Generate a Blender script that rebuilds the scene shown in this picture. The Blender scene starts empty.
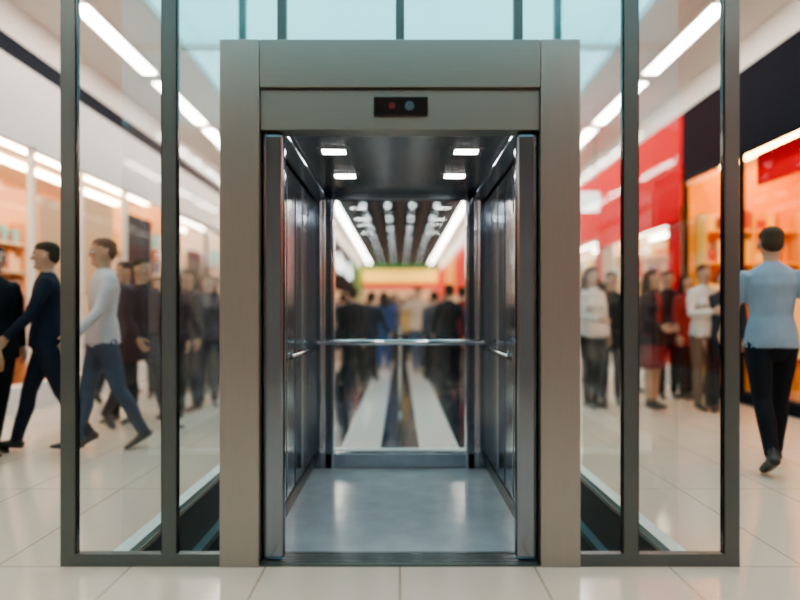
import bpy, math, random
from mathutils import Vector, Matrix
from mathutils.bvhtree import BVHTree
random.seed(4)
SC = bpy.context.scene
COL = SC.collection
try:
    SC.view_settings.look = 'AgX - Medium High Contrast'
except Exception as ex:
    print('look', ex)

# ------------------------------------------------------------------ materials
MATS = {}
def pmat(name, col, rough=0.5, metal=0.0, emis=None, estr=0.0, noise=0.0, nscale=8.0, stretch=(1,1,1), bump=0.0, coat=0.0, spec=0.5):
    if name in MATS: return MATS[name]
    m = bpy.data.materials.new(name); m.use_nodes = True
    nt = m.node_tree; b = nt.nodes['Principled BSDF']
    b.inputs['Base Color'].default_value = (*col, 1)
    b.inputs['Roughness'].default_value = rough
    b.inputs['Metallic'].default_value = metal
    b.inputs['Coat Weight'].default_value = coat
    b.inputs['Specular IOR Level'].default_value = spec
    if emis:
        b.inputs['Emission Color'].default_value = (*emis, 1)
        b.inputs['Emission Strength'].default_value = estr
    if noise > 0 or bump > 0:
        tc = nt.nodes.new('ShaderNodeTexCoord'); mp = nt.nodes.new('ShaderNodeMapping')
        mp.inputs['Scale'].default_value = stretch
        nz = nt.nodes.new('ShaderNodeTexNoise'); nz.inputs['Scale'].default_value = nscale
        nz.inputs['Detail'].default_value = 4
        nt.links.new(tc.outputs['Object'], mp.inputs['Vector']); nt.links.new(mp.outputs['Vector'], nz.inputs['Vector'])
        if noise > 0:
            mx = nt.nodes.new('ShaderNodeMix'); mx.data_type = 'RGBA'
            mx.inputs[6].default_value = (*[c*(1-noise) for c in col], 1)
            mx.inputs[7].default_value = (*[min(1, c*(1+noise)) for c in col], 1)
            nt.links.new(nz.outputs['Fac'], mx.inputs[0]); nt.links.new(mx.outputs[2], b.inputs['Base Color'])
        if bump > 0:
            bp = nt.nodes.new('ShaderNodeBump'); bp.inputs['Strength'].default_value = bump; bp.inputs['Distance'].default_value = 0.01
            nt.links.new(nz.outputs['Fac'], bp.inputs['Height']); nt.links.new(bp.outputs['Normal'], b.inputs['Normal'])
    MATS[name] = m
    return m

def emat(name, col, s):
    return pmat(name, col, 0.6, 0, col, s)

def glassmat(name, tint, refl=1.0):
    m = bpy.data.materials.new(name); m.use_nodes = True
    nt = m.node_tree; nt.nodes.clear()
    o = nt.nodes.new('ShaderNodeOutputMaterial'); mix = nt.nodes.new('ShaderNodeMixShader')
    t = nt.nodes.new('ShaderNodeBsdfTransparent'); g = nt.nodes.new('ShaderNodeBsdfGlossy')
    lw = nt.nodes.new('ShaderNodeLayerWeight'); lw.inputs['Blend'].default_value = .5
    pw = nt.nodes.new('ShaderNodeMath'); pw.operation = 'POWER'; pw.inputs[1].default_value = 5
    mu = nt.nodes.new('ShaderNodeMath'); mu.operation = 'MULTIPLY_ADD'; mu.inputs[1].default_value = .55*refl; mu.inputs[2].default_value = .045*refl
    t.inputs['Color'].default_value = (*tint, 1); g.inputs['Roughness'].default_value = 0.02
    g.inputs['Color'].default_value = (.9, .97, 1, 1)
    nt.links.new(lw.outputs['Facing'], pw.inputs[0]); nt.links.new(pw.outputs[0], mu.inputs[0]); nt.links.new(mu.outputs[0], mix.inputs[0])
    nt.links.new(t.outputs[0], mix.inputs[1]); nt.links.new(g.outputs[0], mix.inputs[2]); nt.links.new(mix.outputs[0], o.inputs[0])
    return m

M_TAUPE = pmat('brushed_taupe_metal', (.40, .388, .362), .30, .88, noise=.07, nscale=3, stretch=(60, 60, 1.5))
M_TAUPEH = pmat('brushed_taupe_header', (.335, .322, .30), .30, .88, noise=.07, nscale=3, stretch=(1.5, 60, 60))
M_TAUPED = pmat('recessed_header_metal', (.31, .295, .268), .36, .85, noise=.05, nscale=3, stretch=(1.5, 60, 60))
M_STEEL = pmat('cabin_steel', (.42, .48, .55), .11, .97, noise=.10, nscale=2.5, stretch=(14, 14, .6))
M_DSTEEL = pmat('dark_door_steel', (.27, .315, .375), .15, .97, noise=.15, nscale=2.5, stretch=(20, 20, .5))
M_CEILS = pmat('cabin_ceiling_steel', (.22, .245, .28), .2, .95, noise=.08, nscale=3)
M_CHROME = pmat('handrail_chrome', (.8, .82, .84), .12, 1)
M_MULL = pmat('mullion_metal', (.13, .155, .155), .35, .7)
M_CFLOOR = pmat('cabin_floor_stone', (.40, .435, .475), .17, 0, noise=.24, nscale=5)
M_BLACK = pmat('black_glossy', (.01, .01, .012), .15)
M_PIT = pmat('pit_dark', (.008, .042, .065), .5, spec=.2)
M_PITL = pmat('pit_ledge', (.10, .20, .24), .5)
M_CURB = pmat('pale_curb', (.6, .70, .70), .3)
M_WHITE = pmat('white_plaster', (.80, .755, .72), .6)
M_BARS = pmat('white_bars', (.75, .8, .8), .5)
M_OFFW = pmat('offwhite_panel', (.78, .66, .55), .5)
M_GRAN = pmat('dark_granite', (.025, .03, .04), .1, noise=.4, nscale=30)
M_STRIP = pmat('pale_stone_strip', (.66, .60, .58), .2, noise=.05)
M_GLASS = glassmat('clear_glass', (.945, .975, .975))
M_SHOPG = glassmat('shop_window_glass', (.97, .98, .98), .4)
M_TEAL = glassmat('teal_glass', (.76, .93, .94))
M_LAMP = emat('ceiling_lamp_white', (1, .91, .81), 23)
M_LAMPS = emat('downlight_cool', (.95, .98, 1), 9)
M_CABL = emat('cabin_downlight', (1, .97, .92), 50)

def tile_mat():
    m = bpy.data.materials.new('floor_tiles'); m.use_nodes = True
    nt = m.node_tree; b = nt.nodes['Principled BSDF']
    g = nt.nodes.new('ShaderNodeNewGeometry'); br = nt.nodes.new('ShaderNodeTexBrick')
    br.offset = 0; br.squash = 1
    br.inputs['Scale'].default_value = 1; br.inputs['Brick Width'].default_value = .625; br.inputs['Row Height'].default_value = 1.25
    br.inputs['Mortar Size'].default_value = .0035; br.inputs['Mortar Smooth'].default_value = .1
    br.inputs['Color1'].default_value = (.69, .575, .49, 1); br.inputs['Color2'].default_value = (.665, .56, .48, 1)
    br.inputs['Mortar'].default_value = (.32, .23, .17, 1)
    nz = nt.nodes.new('ShaderNodeTexNoise'); nz.inputs['Scale'].default_value = 1.5; nz.inputs['Detail'].default_value = 6
    mx = nt.nodes.new('ShaderNodeMix'); mx.data_type = 'RGBA'; mx.blend_type = 'MULTIPLY'; mx.inputs[0].default_value = .12
    nt.links.new(g.outputs['Position'], br.inputs['Vector']); nt.links.new(g.outputs['Position'], nz.inputs['Vector'])
    nt.links.new(br.outputs['Color'], mx.inputs[6]); nt.links.new(nz.outputs['Color'], mx.inputs[7])
    nt.links.new(mx.outputs[2], b.inputs['Base Color']); b.inputs['Roughness'].default_value = .13
    b.inputs['Specular IOR Level'].default_value = .85
    return m
M_TILE = tile_mat()

# ------------------------------------------------------------------ helpers
def mesh_obj(name, verts, faces, mats, midx=None, parent=None, smooth=False, loc=None):
    me = bpy.data.meshes.new(name); me.from_pydata(verts, [], faces)
    for m in mats: me.materials.append(m)
    if midx:
        me.polygons.foreach_set('material_index', midx)
    if smooth: me.polygons.foreach_set('use_smooth', [True]*len(me.polygons))
    me.update()
    o = bpy.data.objects.new(name, me); COL.objects.link(o)
    if loc: o.location = loc
    if parent: o.parent = parent
    return o
def empty(name, loc=(0,0,0)):
    e = bpy.data.objects.new(name, None); e.empty_display_size = .2; COL.objects.link(e); return e
BF = [(0,3,2,1),(4,5,6,7),(0,1,5,4),(1,2,6,5),(2,3,7,6),(3,0,4,7)]
def bv(x0,x1,y0,y1,z0,z1):
    x0,x1=sorted((x0,x1)); y0,y1=sorted((y0,y1)); z0,z1=sorted((z0,z1))
    return [(x0,y0,z0),(x1,y0,z0),(x1,y1,z0),(x0,y1,z0),(x0,y0,z1),(x1,y0,z1),(x1,y1,z1),(x0,y1,z1)]
def boxes(name, lst, parent=None, bevel=0, segs=2):
    """lst of (x0,x1,y0,y1,z0,z1,mat) joined into one mesh"""
    V=[];F=[];mi=[];mats=[]
    for (x0,x1,y0,y1,z0,z1,m) in lst:
        if m not in mats: mats.append(m)
        n=len(V); V+=bv(x0,x1,y0,y1,z0,z1); F+=[tuple(i+n for i in f) for f in BF]; mi+=[mats.index(m)]*6
    o = mesh_obj(name,V,F,mats,mi,parent)
    if bevel:
        md=o.modifiers.new('bevel','BEVEL'); md.width=bevel; md.segments=segs; md.limit_method='ANGLE'
        if segs>3:
            o.data.polygons.foreach_set('use_smooth', [True]*len(o.data.polygons))
            md.harden_normals=True
    return o
def box(name,x0,x1,y0,y1,z0,z1,m,parent=None,bevel=0,segs=2):
    return boxes(name,[(x0,x1,y0,y1,z0,z1,m)],parent,bevel,segs)

class B:
    def __init__(s): s.v=[]; s.f=[]; s.m=[]
    def ring(s,c,a,b,ra,rb,seg):
        n=len(s.v)
        for i in range(seg):
            t=2*math.pi*i/seg
            s.v.append(c+a*(ra*math.cos(t))+b*(rb*math.sin(t)))
        return n
    def tube(s,pts,rads,mat,seg=12,side=None,cap=.8):
        pts=[Vector(p) for p in pts]; R=[(r,r) if not isinstance(r,tuple) else r for r in rads]
        T=[]
        for i in range(len(pts)):
            a=pts[max(i-1,0)]; c=pts[min(i+1,len(pts)-1)]; T.append((c-a).normalized())
        P=[pts[0]-T[0]*min(R[0])*cap*.6]+pts+[pts[-1]+T[-1]*min(R[-1])*cap*.6]
        T=[T[0]]+T+[T[-1]]
        R=[(R[0][0]*.75,R[0][1]*.75)]+R+[(R[-1][0]*.75,R[-1][1]*.75)]
        sd=Vector(side) if side is not None else (Vector((1,0,0)) if abs(T[0].x)<.8 else Vector((0,1,0)))
        starts=[]
        for p,t,r in zip(P,T,R):
            a=(sd-t*sd.dot(t)).normalized(); b=t.cross(a)
            starts.append(s.ring(p,a,b,r[0],r[1],seg))
            sd=a
        for k in range(len(starts)-1):
            for i in range(seg):
                j=(i+1)%seg
                s.f.append((starts[k]+i,starts[k]+j,starts[k+1]+j,starts[k+1]+i)); s.m.append(mat)
        n=len(s.v); s.v.append(P[0]-T[0]*min(R[0])*cap*.4); s.v.append(P[-1]+T[-1]*min(R[-1])*cap*.4)
        for i in range(seg):
            j=(i+1)%seg
            s.f.append((starts[0]+j,starts[0]+i,n)); s.m.append(mat)
            s.f.append((starts[-1]+i,starts[-1]+j,n+1)); s.m.append(mat)
    def ell(s,c,r,mat,seg=14,rings=9,rot=None):
        c=Vector(c); n=len(s.v)
        for k in range(1,rings):
            ph=math.pi*k/rings
            for i in range(seg):
                t=2*math.pi*i/seg
                v=Vector((r[0]*math.sin(ph)*math.cos(t),r[1]*math.sin(ph)*math.sin(t),r[2]*math.cos(ph)))
                s.v.append(c+(rot@v if rot else v))
        top=len(s.v); v=Vector((0,0,r[2])); s.v.append(c+(rot@v if rot else v)); s.v.append(c-(rot@v if rot else v))
        for k in range(rings-2):
            for i in range(seg):
                j=(i+1)%seg
                s.f.append((n+k*seg+i,n+(k+1)*seg+i,n+(k+1)*seg+j,n+k*seg+j)); s.m.append(mat)
        for i in range(seg):
            j=(i+1)%seg
            s.f.append((top,n+i,n+j)); s.m.append(mat)
            e=n+(rings-2)*seg
            s.f.append((top+1,e+j,e+i)); s.m.append(mat)

def fab(col,name=None,rough=.85):
    k='cloth_%d_%d_%d'%tuple(int(c*255) for c in col)
    return pmat(k,col,rough,0,noise=.15,nscale=9,spec=.2)
def skinm(col=(.52,.33,.25)):
    return pmat('skin_%d'%int(col[0]*255),col,.5,0,noise=.05,nscale=20,spec=.3)

def person_mesh(h=1.75,legs=(0,0,0,0),arms=((0,6,8,0),(0,6,8,0)),top=(.5,.5,.5),bottom=(.02,.02,.03),hair=(.03,.02,.015),
                skin=(.46,.28,.20),shoes=(.02,.02,.02),long_hair=False,hem=.88,sleeve='long',lean=0,female=False,skirt=False,voxel=.011,
                inner=None, headyaw=0, legs_w=1.0):
    mats=[fab(top),fab(bottom),fab(hair),skinm(skin),pmat('shoe_%d'%int(shoes[0]*255),shoes,.4),pmat('eye_white',(.8,.8,.8),.3),
          pmat('eye_iris',(.03,.02,.015),.2),pmat('lips',(.40,.16,.14),.5),fab(inner or top)]
    TOP,BOT,HAIR,SKIN,SHOE,EYE,IRIS,LIP,INN=range(9)
    b=B(); d=B()
    D=math.radians
    sw=.155 if female else .178; fw=.9 if female else 1.0
    L=Matrix.Rotation(D(lean),3,'X')   # positive lean -> forward (-Y)
    pv=Vector((0,0,.93))
    def up(p): p=Vector(p); return pv+L@(p-pv)
    # torso
    tz=[(.86,.150,.105),(.93,.168,.118),(1.02,.152,.108),(1.12,.140*fw+.004,.100),(1.24,.160*fw,.112),(1.34,.178*fw,.114),(1.41,.176*fw,.098),(1.455,.12*fw,.078),(1.49,.062,.058)]
    b.tube([up((0,.0+(.012 if z>1.3 else 0),z)) for z,_,_ in tz],[(a,c) for _,a,c in tz],TOP,seg=20,side=(1,0,0),cap=.3)
    # pelvis
    b.tube([(0,0,.80),(0,.005,.88),(0,.004,.97)],[(.11,.09),(.158,.115),(.15,.108)],BOT,seg=18,side=(1,0,0),cap=.4)
    # garment skirt / hem
    zz=[z for z in (hem,(hem+1.0)/2,1.0,1.08)]
    if hem<.93:
        w=.182 if hem>.8 else .20
        b.tube([up((0,.0,z)) for z in zz],[(w,w*.72),(w-.006,w*.71),(.168,.122),(.150,.108)],TOP,seg=20,side=(1,0,0),cap=.06)
    if female:
        for sx in (-1,1): b.ell(up((sx*.07,-.085,1.27)),(.06,.05,.06),TOP)
    if inner:
        b.tube([up((0,-.06,1.0)),up((0,-.075,1.2)),up((0,-.072,1.36)),up((0,-.04,1.45))],[(.05,.05),(.05,.052),(.05,.047),(.04,.04)],INN,side=(1,0,0),cap=.2)
    # legs
    for i,sx in enumerate((-1,1)):
        a,k=legs[2*i],legs[2*i+1]
        hip=Vector((sx*.088,0,.90)); t=D(a); kn=hip+Vector((sx*.004,-math.sin(t),-math.cos(t)))*.42
        t2=D(a-k); an=kn+Vector((0,-math.sin(t2),-math.cos(t2)))*.40
        w=legs_w
        m1=hip.lerp(kn,.45); m2=kn.lerp(an,.35)+Vector((0,.012,0))
        LM = SKIN if skirt else BOT
        b.tube([hip,m1,kn,m2,kn.lerp(an,.75),an],[.094*w,.083*w,.062*w,.062*w,.052*w,.048*w if not skirt else .036],LM,seg=14)
        if skirt:
            b.tube([hip+Vector((0,0,.04)),hip.lerp(kn,.6),hip.lerp(kn,.95)],[.10,.10,.10],BOT,seg=14,cap=.1)
        fp=D(max(-50,min(25,(a-k)*.8)))
        Rf=Matrix.Rotation(-fp,3,'X')
        sp=[(sx*.0,.045,-.048),(0,-.02,-.045),(sx*.01,-.09,-.058),(sx*.014,-.15,-.066),(sx*.012,-.185,-.07)]
        sr=[(.036,.034),(.042,.038),(.046,.028),(.043,.021),(.032,.016)]
        b.tube([an+Rf@Vector(p) for p in sp],sr,SHOE,seg=12,side=(1,0,0))
        b.tube([an+Vector((0,0,.03)),an+Rf@Vector((0,.01,-.03))],[.038,.042],SHOE)
    if skirt:
        b.tube([(0,0,.52),(0,0,.75),(0,0,.95)],[(.19,.15),(.185,.135),(.16,.115)],BOT,seg=20,side=(1,0,0),cap=.05)
    # neck + head
    HY=Matrix.Rotation(D(headyaw),3,'Z'); hc=Vector((0,-.005,1.63))
    def hp(p): return up(hc+HY@(Vector(p)-hc))
    b.tube([up((0,.018,1.43)),up((0,.008,1.50)),up((0,0,1.56))],[.062,.053,.055],SKIN)
    hz=[(1.522,.030,.034,-.050),(1.545,.048,.058,-.030),(1.575,.062,.078,-.012),(1.61,.070,.090,-.004),(1.65,.075,.096,0),(1.69,.074,.094,.004),(1.72,.062,.078,.006),(1.738,.040,.05,.008)]
    b.tube([hp((0,o,z)) for z,_,_,o in hz],[(a,c) for _,a,c,_ in hz],SKIN,seg=18,side=HY@Vector((1,0,0)),cap=.5)
    b.tube([hp((0,-.094,1.645)),hp((0,-.108,1.612)),hp((0,-.100,1.600))],[.009,.015,.014],SKIN,seg=8)
    b.ell(hp((0,-.075,1.54)),(.028,.022,.02),SKIN,rings=7)
    b.ell(hp((0,-.055,1.664)),(.062,.044,.02),SKIN,rings=7)
    b.ell(hp((0,.010,1.692)),(.081,.102,.068),HAIR)
    b.ell(hp((0,.040,1.645)),(.076,.072,.085),HAIR)
    if long_hair:
        b.tube([hp((0,.04,1.68)),hp((0,.062,1.58)),up((0,.085,1.48)),up((0,.10,1.38))],[(.082,.07),(.095,.055),(.10,.045),(.07,.025)],HAIR,side=(1,0,0),seg=14)
        for sx in (-1,1): b.tube([hp((sx*.07,.0,1.68)),hp((sx*.085,.0,1.58)),up((sx*.09,-.02,1.47))],[.026,.03,.022],HAIR,seg=8)
    for sx in (-1,1):
        d.ell(hp((sx*.030,-.086,1.634)),(.014,.010,.008),EYE,8,6)
        d.ell(hp((sx*.030,-.094,1.634)),(.006,.004,.006),IRIS,8,6)
        d.tube([hp((sx*.014,-.096,1.652)),hp((sx*.032,-.094,1.656)),hp((sx*.050,-.082,1.650))],[.004,.004,.003],HAIR,6)
        d.ell(hp((sx*.080,-.004,1.622)),(.010,.018,.030),SKIN,8,7)
    d.tube([hp((-.024,-.086,1.574)),hp((0,-.095,1.575)),hp((.024,-.086,1.574))],[.005,.007,.005],LIP,6)
    # arms
    wr=[]
    for i,sx in enumerate((-1,1)):
        s_,ab,fl,inw=arms[i]
        sh=up((sx*sw,.012,1.41)); s1=D(s_); a1=D(ab)
        u=L@Vector((sx*math.sin(a1),-math.sin(s1)*math.cos(a1),-math.cos(s1)*math.cos(a1)))
        el=sh+u*.285
        s2=D(s_+fl); f=L@Vector((sx*math.sin(a1)*.4-sx*inw,-math.sin(s2),-math.cos(s2))); f.normalize()
        w0=el+f*.25; wr.append((w0,f,sx))
        U = TOP
        if sleeve=='long':
            b.tube([sh-Vector((sx*.03,0,-.0)),sh.lerp(el,.35),el,el.lerp(w0,.4),el.lerp(w0,.93)],[.064,.056,.047,.045,.036],U,seg=12)
            b.tube([el.lerp(w0,.8),w0],[.027,.025],SKIN,seg=10)
        else:
            b.tube([sh-Vector((sx*.03,0,0)),sh.lerp(el,.35),sh.lerp(el,.72)],[.064,.060,.060],U,seg=12,cap=.2)
            b.tube([sh.lerp(el,.4),el,el.lerp(w0,.35),w0],[.046,.040,.040,.026],SKIN,seg=12)
        # hand
        nrm=Vector((-sx,0,0)); nrm=(nrm-f*nrm.dot(f)); 
        if nrm.length<.3: nrm=Vector((0,0,-1))-f*(-f.z)
        nrm.normalize(); sd=f.cross(nrm).normalized()
        fr=Vector((0,-1,0))
        if sd.dot(fr)<0 and abs(sd.dot(fr))>.2: sd=-sd
        elif abs(sd.dot(fr))<=.2 and sd.z<0: sd=-sd
        d.tube([w0-f*.01,w0+f*.03,w0+f*.065,w0+f*.088],[(.026,.018),(.036,.017),(.041,.015),(.038,.012)],SKIN,10,side=sd)
        for q,(off,ln) in enumerate(((.030,.068),(.010,.077),(-.010,.071),(-.029,.056))):
            p0=w0+f*.082+sd*off; 
            p1=p0+(f*.97+nrm*.22).normalized()*ln*.42
            p2=p1+(f*.85+nrm*.52).normalized()*ln*.32
            p3=p2+(f*.6+nrm*.8).normalized()*ln*.26
            d.tube([p0,p1,p2,p3],[.0092,.0085,.0078,.0066],SKIN,7)
        p0=w0+f*.025+sd*.026
        p1=p0+(f*.6+sd*.75+nrm*.25).normalized()*.036; p2=p1+(f*.85+sd*.4+nrm*.35).normalized()*.03; p3=p2+(f*.95+nrm*.3).normalized()*.022
        d.tube([p0,p1,p2,p3],[.013,.011,.0095,.0078],SKIN,7)
    # ---- remesh into one surface
    zmin=min(v.z for v in b.v); S=h/1.75
    allv=[(v-Vector((0,0,zmin)))*S for v in b.v]; dv=[(v-Vector((0,0,zmin)))*S for v in d.v]
    bvh=BVHTree.FromPolygons(allv,b.f)
    me=bpy.data.meshes.new('tmp'); me.from_pydata(allv,[],b.f); me.update()
    o=bpy.data.objects.new('tmp',me); COL.objects.link(o)
    md=o.modifiers.new('r','REMESH'); md.mode='VOXEL'; md.voxel_size=voxel*S; md.adaptivity=0
    ms=o.modifiers.new('s','SMOOTH'); ms.factor=.5; ms.iterations=3
    dg=bpy.context.evaluated_depsgraph_get(); ev=o.evaluated_get(dg); rm=bpy.data.meshes.new_from_object(ev)
    V=[v.co.copy() for v in rm.vertices]; F=[tuple(p.vertices) for p in rm.polygons]
    MI=[]
    for p in rm.polygons:
        r=bvh.find_nearest(p.center); MI.append(b.m[r[2]] if r[2] is not None else 0)
    bpy.data.objects.remove(o); bpy.data.meshes.remove(me); bpy.data.meshes.remove(rm)
    n=len(V); V+=dv; F+=[tuple(i+n for i in f) for f in d.f]; MI+=d.m
    wr=[((w-Vector((0,0,zmin)))*S,f,sx) for w,f,sx in wr]
    return V,F,MI,mats,wr

def person(name,x,y,yaw=0,**k):
    V,F,MI,mats,wr=person_mesh(**k)
    o=mesh_obj(name,V,F,mats,MI,smooth=True,loc=(x,y,0)); o.rotation_euler=(0,0,math.radians(yaw))
    return o,wr
def wd(px,d): return (px-400)*d/602.0
def bag_on(o,w,col):
    b=B(); m=pmat('bag_leather_%d'%int(col[0]*255),col,.5)
    c=w[0]+w[1]*.09; bz=c+Vector((0,0,-.26))
    b.tube([bz+Vector((0,0,-.12)),bz+Vector((0,0,-.05)),bz+Vector((0,0,.12))],[(.17,.07),(.18,.075),(.13,.04)],0,seg=20,side=(0,1,0),cap=.3)
    b.tube([bz+Vector((0,-.09,.11)),bz+Vector((0,-.07,.22)),c,bz+Vector((0,.07,.22)),bz+Vector((0,.09,.11))],[.009]*5,0,seg=8)
    mesh_obj('handbag',b.v,b.f,[m],smooth=True,parent=o)

# ------------------------------------------------------------------ room shell
xb=[-7.2,-1.3,-.52,-.17,.17,.52,1.3,7.2]; yb=[-8,.07,2.25,40]
fl=[]
for i in range(7):
    for j in range(3):
        xc=(xb[i]+xb[i+1])/2; m=M_TILE
        if j==1 and abs(xc)<1.3: continue
        if j==2 and abs(xc)<1.3: m = M_STRIP if .17<abs(xc)<.52 else M_GRAN
        fl.append((xb[i],xb[i+1],yb[j],yb[j+1],-.12,0,m))
boxes('floor',fl)
H=4.8
ce=[(-7.2,-3.0,-8,40,H,H+.1,M_WHITE),(3.0,7.2,-8,40,H,H+.1,M_WHITE),(-3.0,3.0,9,40,H,H+.1,M_WHITE),(-3.0,3.0,-8,-5,H,H+.1,M_WHITE)]
boxes('ceiling',ce)
sk=empty('skylight')
g=[]
for xx in (-2.98,0,2.98): g.append((xx-.02,xx+.02,-5,9,H+.02,H+.12,M_BARS))
for k in range(5):
    yy=-5+3.5*k; g.append((-3,3,yy-.02,yy+.02,H+.02,H+.12,M_BARS))
boxes('glazing_bars',g,sk)
mesh_obj('glazing',[(-3,-5,H+.09),(3,-5,H+.09),(3,9,H+.09),(-3,9,H+.09)],[(0,1,2,3)],[M_TEAL],parent=sk)
# linear luminaires
for sx in (-1,1):
    for yy in [-5.2,-2.6,0,2.0,4.2,6.55,8.9,11.3,13.7,16.1]:
        L=empty('ceiling_light')
        ln=2.0
        box('diffuser',sx*3.64,sx*3.84,yy,yy+ln,H-.03,H-.012,M_LAMP,L)
        box('housing',sx*3.60,sx*3.88,yy-.04,yy+ln+.04,H-.022,H,M_WHITE,L)
# dark grid ceiling down the far hall
DC=empty('ceiling_grid')
box('dark_panel',-2,2,9.2,39,H-.05,H-.001,pmat('dark_ceiling',(.015,.026,.036),.5),DC)
gb=[]
yy=9.6
while yy<39:
    gb.append((-2,2,yy,yy+.05,H-.16,H-.05,pmat('grid_bar',(.08,.13,.16),.35,.4))); yy+=.9
for xx in (-1.6,-.8,0,.8,1.6): gb.append((xx-.03,xx+.03,9.2,39,H-.16,H-.05,MATS['grid_bar']))
boxes('grid_bars',gb,DC)
gl=[]; yy=10
while yy<38.5:
    for xx in (-1.2,-.4,.4,1.2): gl.append((xx-.045,xx+.045,yy,yy+.10,H-.10,H-.052,M_LAMPS))
    yy+=1.35
boxes('downlights',gl,DC)
for sx in (-1,1): box('cove_light',sx*2.05,sx*2.16,9.2,39,H-.08,H-.01,M_LAMP,DC)

boxes('wall_end',[(-7.2,7.2,40,40.2,-.1,H,M_WHITE)])
boxes('wall_rear',[(-7.2,7.2,-8.2,-8,-.1,H,pmat('rear_wall',(.40,.36,.33),.6))])
M_BAND=pmat('dark_band',(.02,.024,.035),.8,spec=.1)
boxes('wall_left',[(-7.2,-7.0,-8,40,-.1,H,M_WHITE),(-4.75,-4.5,-8,19,4.16,4.39,M_BAND),(-4.75,-4.5,-8,19,4.39,H,M_WHITE),
                   (-4.75,-2.7,19,19.2,-.0,H,M_WHITE)])
boxes('wall_right',[(7.0,7.2,-8,40,-.1,H,M_WHITE),(4.5,4.75,-8,19,4.39,H,M_WHITE),(2.7,4.75,19,19.2,0,H,M_WHITE)])

def storefront(side,y0,y1,fm,fz0,fz1,wallm,lcol,lstr,basem,framem,depth=1.9,stuff=(),base=.32,parts=(1,1),frames=None,goods=None,shelfm=None):
    e=empty('storefront'); shelfm=shelfm or M_OFFW
    X=lambda a: side*a
    box('fascia',X(4.5),X(4.72),y0,y1,fz0,fz1,fm,e)
    box('base',X(4.5),X(4.68),y0,y1,0,base,basem,e)
    box('back_panel',X(4.6+depth),X(4.66+depth),y0,y1,0,fz0+.2,wallm,e)
    box('shop_ceiling',X(4.72),X(4.6+depth),y0,y1,fz0+.15,fz0+.2,M_OFFW,e)
    pp=[]
    if parts[0]: pp.append((X(4.5),X(4.6+depth),y0,y0+.07,0,fz0+.15,wallm))
    if parts[1]: pp.append((X(4.5),X(4.6+depth),y1-.07,y1,0,fz0+.15,wallm))
    if pp: boxes('partitions',pp,e)
    fy=[y0+.045,y1-.045]+([(y0+y1)/2] if frames is None else list(frames))
    boxes('frames',[(X(4.5),X(4.57),q-.03,q+.03,base,fz0,framem) for q in fy]+[(X(4.5),X(4.57),y0,y1,fz0-.06,fz0,framem)],e)
    mesh_obj('shop_glass',[(X(4.535),y0,base),(X(4.535),y1,base),(X(4.535),y1,fz0),(X(4.535),y0,fz0)],[(0,1,2,3)],[M_SHOPG],parent=e)
    lm=emat('shoplight_%d_%d'%(int(lcol[1]*99),int(lstr)),lcol,lstr)
    boxes('shop_lamps',[(X(a),X(a+.10),y0+.2,y1-.2,fz0+.10,fz0+.145,lm) for a in (5.0,5.6)],e)
    sh=[]
    cols=[pmat('goods_%d'%i,c,.6) for i,c in enumerate([(.6,.2,.15),(.8,.6,.4),(.12,.15,.25),(.75,.5,.2),(.85,.85,.85),(.3,.1,.1),(.2,.55,.6)])]
    if goods: cols=goods
    yy=y0+.35
    while yy<y1-.9:
        for z in (.5,.95,1.4,1.85,2.3):
            sh.append((X(4.3+depth),X(4.6+depth),yy,yy+.8,z,z+.03,shelfm))
            q=yy+.03
            while q<yy+.7:
                w=random.uniform(.06,.16); sh.append((X(4.36+depth),X(4.56+depth),q,q+w,z+.03,z+random.uniform(.15,.36),random.choice(cols))); q+=w+.02
        sh.append((X(4.3+depth),X(4.6+depth),yy-.03,yy,.0,2.7,wallm)); sh.append((X(4.3+depth),X(4.6+depth),yy+.8,yy+.83,.0,2.7,wallm))
        yy+=1.35
    # shelving on the end partition
    xa,xc=4.72,4.25+depth
    for z in (.45,.95,1.45,1.95,2.45):
        sh.append((X(xa),X(xc),y1-.34,y1-.07,z,z+.035,shelfm))
        q=xa+.04
        while q<xc-.2:
            w=random.uniform(.08,.2); sh.append((X(q),X(q+w),y1-.30,y1-.10,z+.035,z+random.uniform(.18,.40),random.choice(cols))); q+=w+random.uniform(.01,.08)
    for q in (xa-.03,(xa+xc)/2,xc): sh.append((X(q),X(q+.03),y1-.35,y1-.07,0,2.75,shelfm))
    boxes('shelves',sh,e)
    cr=[]
    for c0 in ([y0+.8+2.2*k for k in range(int((y1-y0-1)/2.2)+1)]):
        if c0+1.1>y1-.4: continue
        cr.append((X(5.3),X(5.33),c0,c0+1.1,1.5,1.53,M_CHROME))
        for q in (c0,c0+1.07): cr.append((X(5.3),X(5.33),q,q+.03,0,1.5,M_CHROME))
        q=c0+.08
        while q<c0+1.0:
            cr.append((X(5.12),X(5.5),q,q+.05,random.uniform(.5,.8),1.47,random.choice(cols))); q+=.085
    boxes('clothes_rails',cr,e)
    for i,(a,c,z0,z1,m) in enumerate(stuff):
        box('display_panel_%d'%i,X(4.62),X(4.68),a,c,z0,z1,m,e)
    return e
M_BLK=pmat('black_fascia',(.010,.011,.018),.8,spec=.08); M_RED=pmat('red_facade',(.80,.005,.012),.7,spec=.12)
M_BEI=pmat('beige_wall',(.78,.44,.25),.6); M_ORG=pmat('orange_wall',(.95,.36,.03),.7,spec=.2); M_YEL=pmat('amber_shelf',(.95,.55,.12),.6,spec=.2)
M_DISD=pmat('dark_display',(.03,.035,.05),.6,spec=.1); M_DISB=pmat('beige_display',(.80,.48,.27),.6)
GO=[pmat('warm_goods_%d'%i,c,.6) for i,c in enumerate([(.9,.30,.03),(.95,.62,.12),(.5,.05,.02),(.95,.75,.40),(.25,.05,.02)])]
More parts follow.
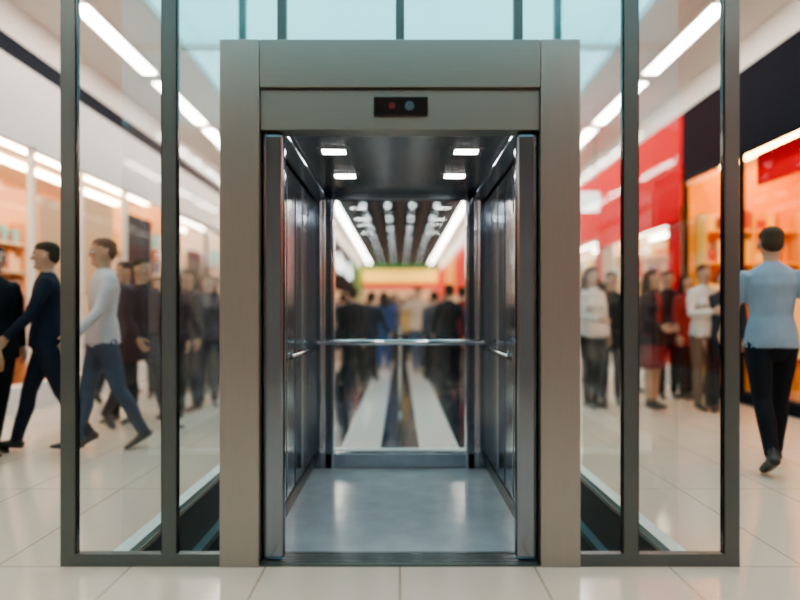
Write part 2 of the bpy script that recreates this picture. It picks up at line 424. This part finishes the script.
# left
storefront(-1,-7.9,-2,M_WHITE,3.26,4.16,M_BEI,(1,.85,.7),12,M_WHITE,M_WHITE)
storefront(-1,-2,2,M_WHITE,3.26,4.16,M_BEI,(1,.85,.7),12,M_WHITE,M_WHITE)
storefront(-1,2,9.4,M_WHITE,3.26,4.16,M_BEI,(1,.76,.52),24,M_WHITE,M_WHITE,frames=(4.6,5.75,7.1),stuff=[(4.9,5.5,1.5,2.7,M_DISB),(6.0,6.9,1.5,2.9,M_DISB),(7.3,8.4,.8,2.9,M_DISD)])
storefront(-1,9.4,13.2,M_WHITE,3.26,4.16,M_OFFW,(1,.86,.72),18,M_WHITE,M_DISD,stuff=[(10.4,11.2,1.2,2.6,M_DISD)])
storefront(-1,13.2,18.9,M_WHITE,3.26,4.16,M_OFFW,(1,.9,.8),18,M_WHITE,M_WHITE)
# right
storefront(1,-7.9,-3,M_RED,3.35,4.39,M_RED,(1,.7,.5),12,M_WHITE,M_WHITE)  # unseen red shop behind the camera, added for red reflections in the metal
storefront(1,-3,2,M_WHITE,3.35,4.39,M_BEI,(1,.85,.7),12,M_WHITE,M_WHITE)
storefront(1,2,6.8,M_BLK,3.35,4.39,M_ORG,(1,.64,.20),28,M_BLK,M_BLK,base=.15,frames=(5.2,),goods=GO,shelfm=M_YEL,stuff=[(3.4,5.0,2.85,3.25,M_RED)])
storefront(1,6.8,10.9,M_RED,2.75,4.39,M_OFFW,(1,.84,.66),22,M_WHITE,M_RED,stuff=[(6.9,7.6,.3,2.75,M_RED),(9.2,10.0,1.0,2.4,M_DISB)])
storefront(1,10.9,14.9,M_RED,2.9,4.39,M_OFFW,(1,.88,.74),22,M_WHITE,M_WHITE)
storefront(1,14.9,18.9,M_RED,3.1,4.39,M_OFFW,(1,.95,.9),20,M_WHITE,M_WHITE)
# far narrow hall
def text(s,loc,rot,size,m,parent):
    c=bpy.data.curves.new('lettering','FONT'); c.body=s; c.size=size; c.extrude=.02; c.align_x='CENTER'; c.materials.append(m)
    o=bpy.data.objects.new('lettering',c); COL.objects.link(o); o.location=loc; o.rotation_euler=rot; o.parent=parent
M_LET=emat('white_letters',(1,1,1),3.0)
fs=empty('shop_fascia')
boxes('panels',[(-2.9,-2.7,19,33,2.3,4.4,M_BLK),(-2.9,-2.7,33,40,2.3,4.4,pmat('green_far',(.06,.2,.04),.6,0,(.1,.4,.08),.3)),(-2.9,-2.7,19,40,4.4,H,M_WHITE),(-3.0,-2.9,19,40,0,2.3,pmat('far_shop_glow',(.2,.15,.12),.5,0,(1,.6,.32),.7))],fs)  # lower shop panels emit warm light themselves, to brighten the far crowd
for yy,t in ((20.9,'Shop'),(24.5,'Mode'),(29,'Caffe')):
    text(t,(-2.68,yy,3.1),(math.pi/2,0,math.pi/2),1.15,M_LET,fs)
fs2=empty('shop_fascia')
boxes('panels',[(2.7,2.9,19,27,2.1,4.2,pmat('red_far',(.7,.02,.015),.6,0,(1,.03,.02),.5)),(2.7,2.9,27,33,2.3,4.2,pmat('orange_far',(.8,.3,.05),.6,0,(1,.35,.06),.9)),(2.7,2.9,33,40,2.3,4.2,MATS['red_far']),
                (2.7,2.9,19,40,4.2,H,M_WHITE),(2.9,3.0,19,40,0,2.3,MATS['far_shop_glow'])],fs2)
es=empty('end_shop_sign')
boxes('sign_panel',[(-2.6,2.6,39.6,39.95,4.35,4.75,pmat('green_sign',(.06,.22,.06),.5,0,(.08,.35,.08),.5)),(-2.6,2.6,39.6,39.95,3.45,4.35,pmat('yellow_sign',(.9,.55,.06),.5,0,(1,.58,.12),1.5)),(-2.6,2.6,39.6,39.95,3.05,3.45,MATS['red_far'])],es)
boxes('shop_mouth',[(-2.6,2.6,39.9,39.98,0,3.05,pmat('far_glow',(.4,.22,.12),.5,0,(1,.55,.3),.8))],es)  # flat panel with shop light put into its emission, brightens the hall end
# hanging sign right
hs=empty('hanging_sign'); box('panel',2.95,3.45,7.6,7.66,2.95,3.3,emat('sign_white',(1,1,1),1.2),hs,.01)
boxes('rods',[(3.02,3.035,7.62,7.635,3.3,H,M_MULL),(3.37,3.385,7.62,7.635,3.3,H,M_MULL)],hs)
# ------------------------------------------------------------------ shaft pit
pit=empty('elevator_shaft_pit')
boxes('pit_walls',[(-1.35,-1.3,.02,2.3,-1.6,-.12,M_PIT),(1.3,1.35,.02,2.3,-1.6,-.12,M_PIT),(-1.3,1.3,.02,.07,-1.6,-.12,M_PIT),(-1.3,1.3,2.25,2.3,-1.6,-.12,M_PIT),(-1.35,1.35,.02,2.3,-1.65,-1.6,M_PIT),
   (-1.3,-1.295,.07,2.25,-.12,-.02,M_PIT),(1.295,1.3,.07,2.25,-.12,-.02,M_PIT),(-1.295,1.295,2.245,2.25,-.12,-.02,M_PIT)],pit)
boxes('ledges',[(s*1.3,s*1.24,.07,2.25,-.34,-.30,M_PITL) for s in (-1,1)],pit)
# glass enclosure
ge=empty('glass_shaft_enclosure')
boxes('curb',[(s*1.305,s*1.38,.09,2.34,0,.035,M_CURB) for s in (-1,1)]+[(-1.305,1.305,2.26,2.34,0,.035,M_CURB)],ge)
T=4.2
def pane(name,a,b_,z0,z1,m,par):
    mesh_obj(name,[(a[0],a[1],z0),(b_[0],b_[1],z0),(b_[0],b_[1],z1),(a[0],a[1],z1)],[(0,1,2,3)],[m],parent=par)
for s in (-1,1):
    pane('side_glass',(s*1.335,.09),(s*1.335,2.28),.035,T,M_GLASS,ge)
pane('rear_glass',(-1.31,2.30),(1.31,2.30),.035,T,M_GLASS,ge)
boxes('rear_posts',[(s*1.305,s*1.36,2.27,2.33,.03,T,M_MULL) for s in (-1,1)],ge)
fr=[]
for s in (-1,1):
    fr+=[(s*1.512,s*1.58,0,.035,.057,T,M_MULL),(s*1.042,s*1.108,0,.035,.057,T,M_MULL),(s*.837,s*1.58,-.001,.04,0,.057,M_MULL)]
    fr+=[(s*1.512,s*1.505,.005,.03,.057,T,M_BLACK),(s*1.042,s*1.036,.005,.03,.057,T,M_BLACK),(s*1.108,s*1.114,.005,.03,.057,T,M_BLACK)]
    pane('front_glass_%s'%('l' if s<0 else 'r'),(s*1.112,.02),(s*1.508,.02),.057,T,M_GLASS,ge)
    pane('narrow_glass_%s'%('l' if s<0 else 'r'),(s*.80,.02),(s*1.04,.02),.057,T,M_GLASS,ge)
    fr.append((s*.53,s*.572,.0,.035,2.449,T,M_MULL))
fr+=[(-.02,.02,.0,.035,2.449,T,M_MULL),(-1.58,1.58,0,.04,T,T+.08,M_MULL)]
boxes('mullions',fr,ge)
pane('upper_glass',(-1.03,.022),(1.03,.022),2.449,T,M_TEAL,ge)
# ------------------------------------------------------------------ elevator
el=empty('elevator')
for s,nm in ((-1,'portal_column_a'),(1,'portal_column_b')):
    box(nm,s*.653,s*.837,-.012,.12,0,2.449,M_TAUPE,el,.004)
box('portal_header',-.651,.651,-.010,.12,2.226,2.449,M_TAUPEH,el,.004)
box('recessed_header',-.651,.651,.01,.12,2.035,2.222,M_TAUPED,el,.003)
box('indicator_panel',-.122,.13,-.004,.012,2.098,2.185,M_BLACK,el,.004)
def disc(name,x,z,r,m,y=-.006):
    V=[(x,y,z)]+[(x+r*math.cos(i*math.pi/12),y,z+r*math.sin(i*math.pi/12)) for i in range(24)]
    V2=[(x,y+.01,z)]+[(a,y+.01,c) for a,_,c in V[1:]]
    F=[(0,1+(i+1)%24,1+i) for i in range(24)]+[(1+i,1+(i+1)%24,26+(i+1)%24,26+i) for i in range(24)]
    mesh_obj(name,V+V2,F,[m],parent=el)
disc('red_lamp',-.037,2.142,.016,pmat('red_lamp',(.10,.008,.015),.3,0,(1,.03,.05),.03))
disc('grey_lamp',.044,2.142,.022,pmat('grey_lamp',(.07,.11,.13),.3))
for s,nm in ((-1,'door_leaf_a'),(1,'door_leaf_b')):
    box(nm,s*.545,s*.651,.03,.09,.012,2.035,M_DSTEEL,el,.027,6)
    box(nm+'_inner',s*.60,s*.70,.095,.14,.012,2.06,M_DSTEEL,el,.008)
boxes('door_sill',[(-.65,.65,.0,.16,-.03,.008,M_MULL)]+[(-.65,.65,.03+.03*i,.036+.03*i,.008,.011,M_CHROME) for i in range(4)],el)
box('cabin_floor',-.70,.70,.16,1.86,-.15,0.004,M_CFLOOR,el)
cw=[]
for s in (-1,1):
    cw.append((s*.675,s*.72,.16,1.86,0,2.12,M_BLACK))
    for i,(a,c) in enumerate(((.17,.42),(.45,.70),(.73,.98),(1.01,1.26),(1.29,1.52),(1.55,1.80))):
        m=M_STEEL if i%2 else M_DSTEEL
        cw.append((s*.66,s*.675,a,c,.10,.90,m)); cw.append((s*.66,s*.675,a,c,.915,2.04,m))
        cw.append((s*.655,s*.672,c+.009,c+.021,.10,2.04,M_CHROME if i in(1,3) else M_STEEL))
    cw.append((s*.655,s*.675,.16,1.82,.0,.085,M_MULL))
boxes('cabin_side_walls',cw,el)
boxes('control_panel',[(.640,.662,.46,.62,.75,1.75,M_STEEL)],el,.003)
boxes('wall_display',[(-.655,-.640,.45,.60,1.5,1.85,M_BLACK)],el,.003)
bw=[]
for s in (-1,1):
    bw+=[(s*.50,s*.515,1.76,1.85,0,2.1,M_CHROME),(s*.52,s*.57,1.78,1.85,0,2.1,M_DSTEEL),(s*.575,s*.60,1.79,1.85,0,2.1,M_CHROME),(s*.605,s*.675,1.77,1.85,0,2.1,M_DSTEEL)]
bw+=[(-.66,.66,1.78,1.85,0,.115,M_STEEL),(-.66,.66,1.78,1.85,2.05,2.1,M_DSTEEL)]
boxes('cabin_back_frame',bw,el,bevel=.003)
pane('cabin_back_glass',(-.50,1.815),(.50,1.815),.115,2.05,M_GLASS,el)
box('cabin_ceiling',-.70,.70,.14,1.86,2.10,2.2,M_CEILS,el)
boxes('ceiling_trim',[(s*.56,s*.66,.16,1.78,2.06,2.10,M_DSTEEL) for s in (-1,1)],el,.01)
for i,(x,y) in enumerate(((-.375,.62),(.375,.62),(-.365,1.22),(.365,1.22))):
    boxes('downlight_%d'%i,[(x-.065,x+.065,y-.036,y+.036,2.092,2.099,M_CABL),(x-.095,x+.095,y-.065,y+.065,2.096,2.101,M_CHROME)],el)
hb=B()
hb.tube([(-.62,1.70,.965),(.62,1.70,.965)],[.02,.02],0,seg=16)
for s in (-1,1):
    hb.tube([(s*.47,1.70,.965),(s*.51,1.78,.965)],[.01,.01],0,seg=10); 
    hb.tube([(s*.63,.75,.93),(s*.63,1.64,.93)],[.010,.010],0,seg=12)
    for yy in (.85,1.5): hb.tube([(s*.63,yy,.93),(s*.665,yy,.93)],[.008,.008],0,seg=8)
mesh_obj('handrails',hb.v,hb.f,[M_CHROME],parent=el,smooth=True)
dv=empty('glass_balustrade')
boxes('posts',[(-.02,.02,y,y+.05,0,.95,M_CHROME) for y in (3.2,5.2,7.2,9.2)],dv)
mesh_obj('balustrade_glass',[(0,3.2,.06),(0,9.25,.06),(0,9.25,.93),(0,3.2,.93)],[(0,1,2,3)],[M_TEAL],parent=dv); box('top_rail',-.025,.025,3.15,9.3,.95,.98,M_MULL,dv)

# ------------------------------------------------------------------ people
W1=(24,6,-22,14); W2=(-24,16,22,5); ST=(3,2,-2,2)
SA=((-18,7,14,0),(20,7,22,0)); SB=((20,7,22,0),(-18,7,14,0)); ID=((2,8,10,.05),(0,8,12,.05))
def P(px,d,yaw=0,bag=None,**k):
    o,w=person('person',wd(px,d),d-2.8,yaw,**k)
    if bag: bag_on(o,w[bag[0]],bag[1])
BK=(.012,.013,.017); NV=(.012,.017,.032)
P(-6,5.0,60,bag=(0,(.38,.22,.11)),h=1.72,legs=(8,4,-8,8),arms=((12,12,75,.1),(-8,8,20,0)),top=BK,bottom=BK,hem=.8)
P(46,5.15,-65,h=1.79,legs=(18,5,-17,12),arms=SA,top=NV,bottom=(.015,.02,.035),hair=(.04,.03,.02))
P(103,5.2,-50,h=1.82,legs=(14,4,-14,14),arms=SA,top=(.46,.44,.47),bottom=(.04,.065,.11),hair=(.12,.07,.05),sleeve='long')
P(142,6.1,60,h=1.78,legs=W2,arms=SB,top=(.03,.02,.035),bottom=(.03,.03,.04),hem=.75)
P(124,6.6,-20,h=1.74,legs=ST,arms=ID,top=(.05,.05,.07),bottom=BK)
P(158,8.6,20,h=1.70,legs=ST,arms=ID,top=(.25,.18,.15),bottom=BK,female=True,long_hair=True)
P(172,6.9,10,h=1.70,legs=ST,arms=ID,top=(.05,.03,.04),bottom=BK,female=True,long_hair=True)
P(188,7.4,-30,h=1.72,legs=ST,arms=((10,8,60,.3),(0,8,12,0)),top=(.03,.035,.05),bottom=(.02,.025,.05),hem=.8)
P(208,7.7,20,h=1.68,legs=ST,arms=ID,top=(.09,.07,.08),bottom=(.03,.03,.05),female=True,long_hair=True,hair=(.1,.05,.03))
P(118,8.2,180,h=1.74,legs=W1,arms=SA,top=BK,bottom=BK)
P(148,9.4,160,h=1.74,legs=W1,arms=SA,top=(.06,.07,.10),bottom=BK,hem=.8)
P(196,9.6,170,h=1.76,legs=W2,arms=SB,top=(.12,.03,.03),bottom=BK)
P(216,9.2,0,h=1.74,legs=ST,arms=ID,top=BK,bottom=BK)
P(182,10.6,0,h=1.74,legs=ST,arms=ID,top=(.2,.2,.22),bottom=BK)
P(592,7.6,20,h=1.76,legs=ST,arms=((10,8,70,.4),(0,8,12,0)),top=(.60,.57,.55),bottom=BK,female=True,long_hair=True)
P(611,7.9,-20,h=1.72,legs=ST,arms=ID,top=BK,bottom=(.03,.03,.05),hem=.78)
P(603,10.2,170,h=1.76,legs=W1,arms=SA,top=(.07,.06,.07),bottom=BK)
P(632,9.2,10,h=1.74,legs=ST,arms=ID,top=(.05,.04,.05),bottom=BK)
P(634,10.4,170,h=1.76,legs=W1,arms=SA,top=(.3,.25,.22),bottom=BK)
P(652,7.6,30,h=1.72,legs=ST,arms=((5,8,60,.4),(5,8,60,.4)),top=(.02,.015,.02),bottom=(.16,.02,.03),female=True,long_hair=True,hem=.80,skirt=True,inner=(.3,.03,.04))
P(668,8.5,-10,h=1.78,legs=ST,arms=ID,top=BK,bottom=BK,hem=.75)
P(686,8.4,20,h=1.72,legs=ST,arms=ID,top=(.2,.03,.03),bottom=BK,hem=.75,female=True,long_hair=True)
P(704,7.45,5,h=1.78,legs=ST,arms=((18,10,80,.75),(18,10,85,.75)),top=(.58,.54,.51),bottom=(.13,.10,.08),hair=(.07,.04,.03),female=True)
P(724,7.3,-30,h=1.70,legs=ST,arms=ID,top=(.03,.03,.04),bottom=BK)
P(771,4.62,165,bag=None,h=1.84,legs=(16,5,-16,16),arms=((-12,16,30,.0),(18,12,34,0)),top=(.25,.32,.41),bottom=(.010,.010,.014),hair=(.07,.045,.03),sleeve='short')
# beyond the cabin rear window
P(353,9.3,170,h=1.62,legs=W1,arms=SA,top=BK,bottom=BK,hem=.72)
P(372,10.4,150,h=1.60,legs=W2,arms=SB,top=NV,bottom=BK)
P(384,12.5,190,h=1.64,legs=ST,arms=ID,top=(.03,.07,.2),bottom=(.03,.08,.25),female=True,long_hair=True)
P(418,11.8,10,h=1.70,legs=(12,4,-10,8),arms=((30,45,100,.2),(25,40,90,.1)),top=(.60,.42,.32),bottom=(.08,.1,.16),hair=(.1,.06,.03),sleeve='short')
P(434,10.6,190,h=1.62,legs=W2,arms=SB,top=(.06,.06,.08),bottom=BK)
P(449,9.3,185,h=1.66,legs=W1,arms=SA,top=BK,bottom=BK,hem=.72)
P(462,9.9,200,h=1.62,legs=ST,arms=ID,top=(.28,.02,.03),bottom=BK,hem=.7)
# crowd
var=[]
CC=[((.02,.02,.03),(.02,.02,.03),0),((.45,.06,.05),(.03,.03,.05),1),((.6,.55,.5),(.05,.06,.1),0),((.08,.1,.2),(.03,.03,.04),1),((.5,.3,.12),(.02,.02,.02),0),((.1,.1,.1),(.1,.08,.06),1),((.65,.4,.35),(.02,.02,.03),1)]
for i,(t,bt,fm) in enumerate(CC):
    var.append(person_mesh(h=1.66+.03*(i%4),legs=[W1,ST,W2][i%3],arms=[SA,ID,SB][i%3],top=t,bottom=bt,female=bool(fm),long_hair=bool(fm),hem=.86 if i%2 else .78,voxel=.019))
V=[];F=[];MI=[];ML=[]
for i in range(120):
    d=random.uniform(13.5,34); x=random.uniform(-1,1)*min(2.3,.13*d)
    v=random.choice(var); a=random.choice((0,180))+random.uniform(-50,50); R=Matrix.Rotation(math.radians(a),3,'Z'); n=len(V)
    V+=[R@q+Vector((x,d-2.8,0)) for q in v[0]]; F+=[tuple(k+n for k in f) for f in v[1]]
    mp=[]
    for m in v[3]:
        if m not in ML: ML.append(m)
        mp.append(ML.index(m))
    MI+=[mp[k] for k in v[2]]
mesh_obj('crowd_of_shoppers',V,F,ML,MI,smooth=True)

# ------------------------------------------------------------------ world, light, camera
w=bpy.data.worlds.new('World'); SC.world=w; w.use_nodes=True
bg=w.node_tree.nodes['Background']; bg.inputs[0].default_value=(.48,.83,.89,1); bg.inputs[1].default_value=2.2
cam=bpy.data.cameras.new('camera'); co=bpy.data.objects.new('camera',cam); COL.objects.link(co); SC.camera=co
co.location=(0,-2.8,1.17); co.rotation_euler=(math.pi/2,0,0)
cam.lens=27.09; cam.sensor_width=36; cam.shift_y=15/800; cam.clip_end=200
cam.dof.use_dof=True; cam.dof.focus_distance=3.35; cam.dof.aperture_fstop=.48
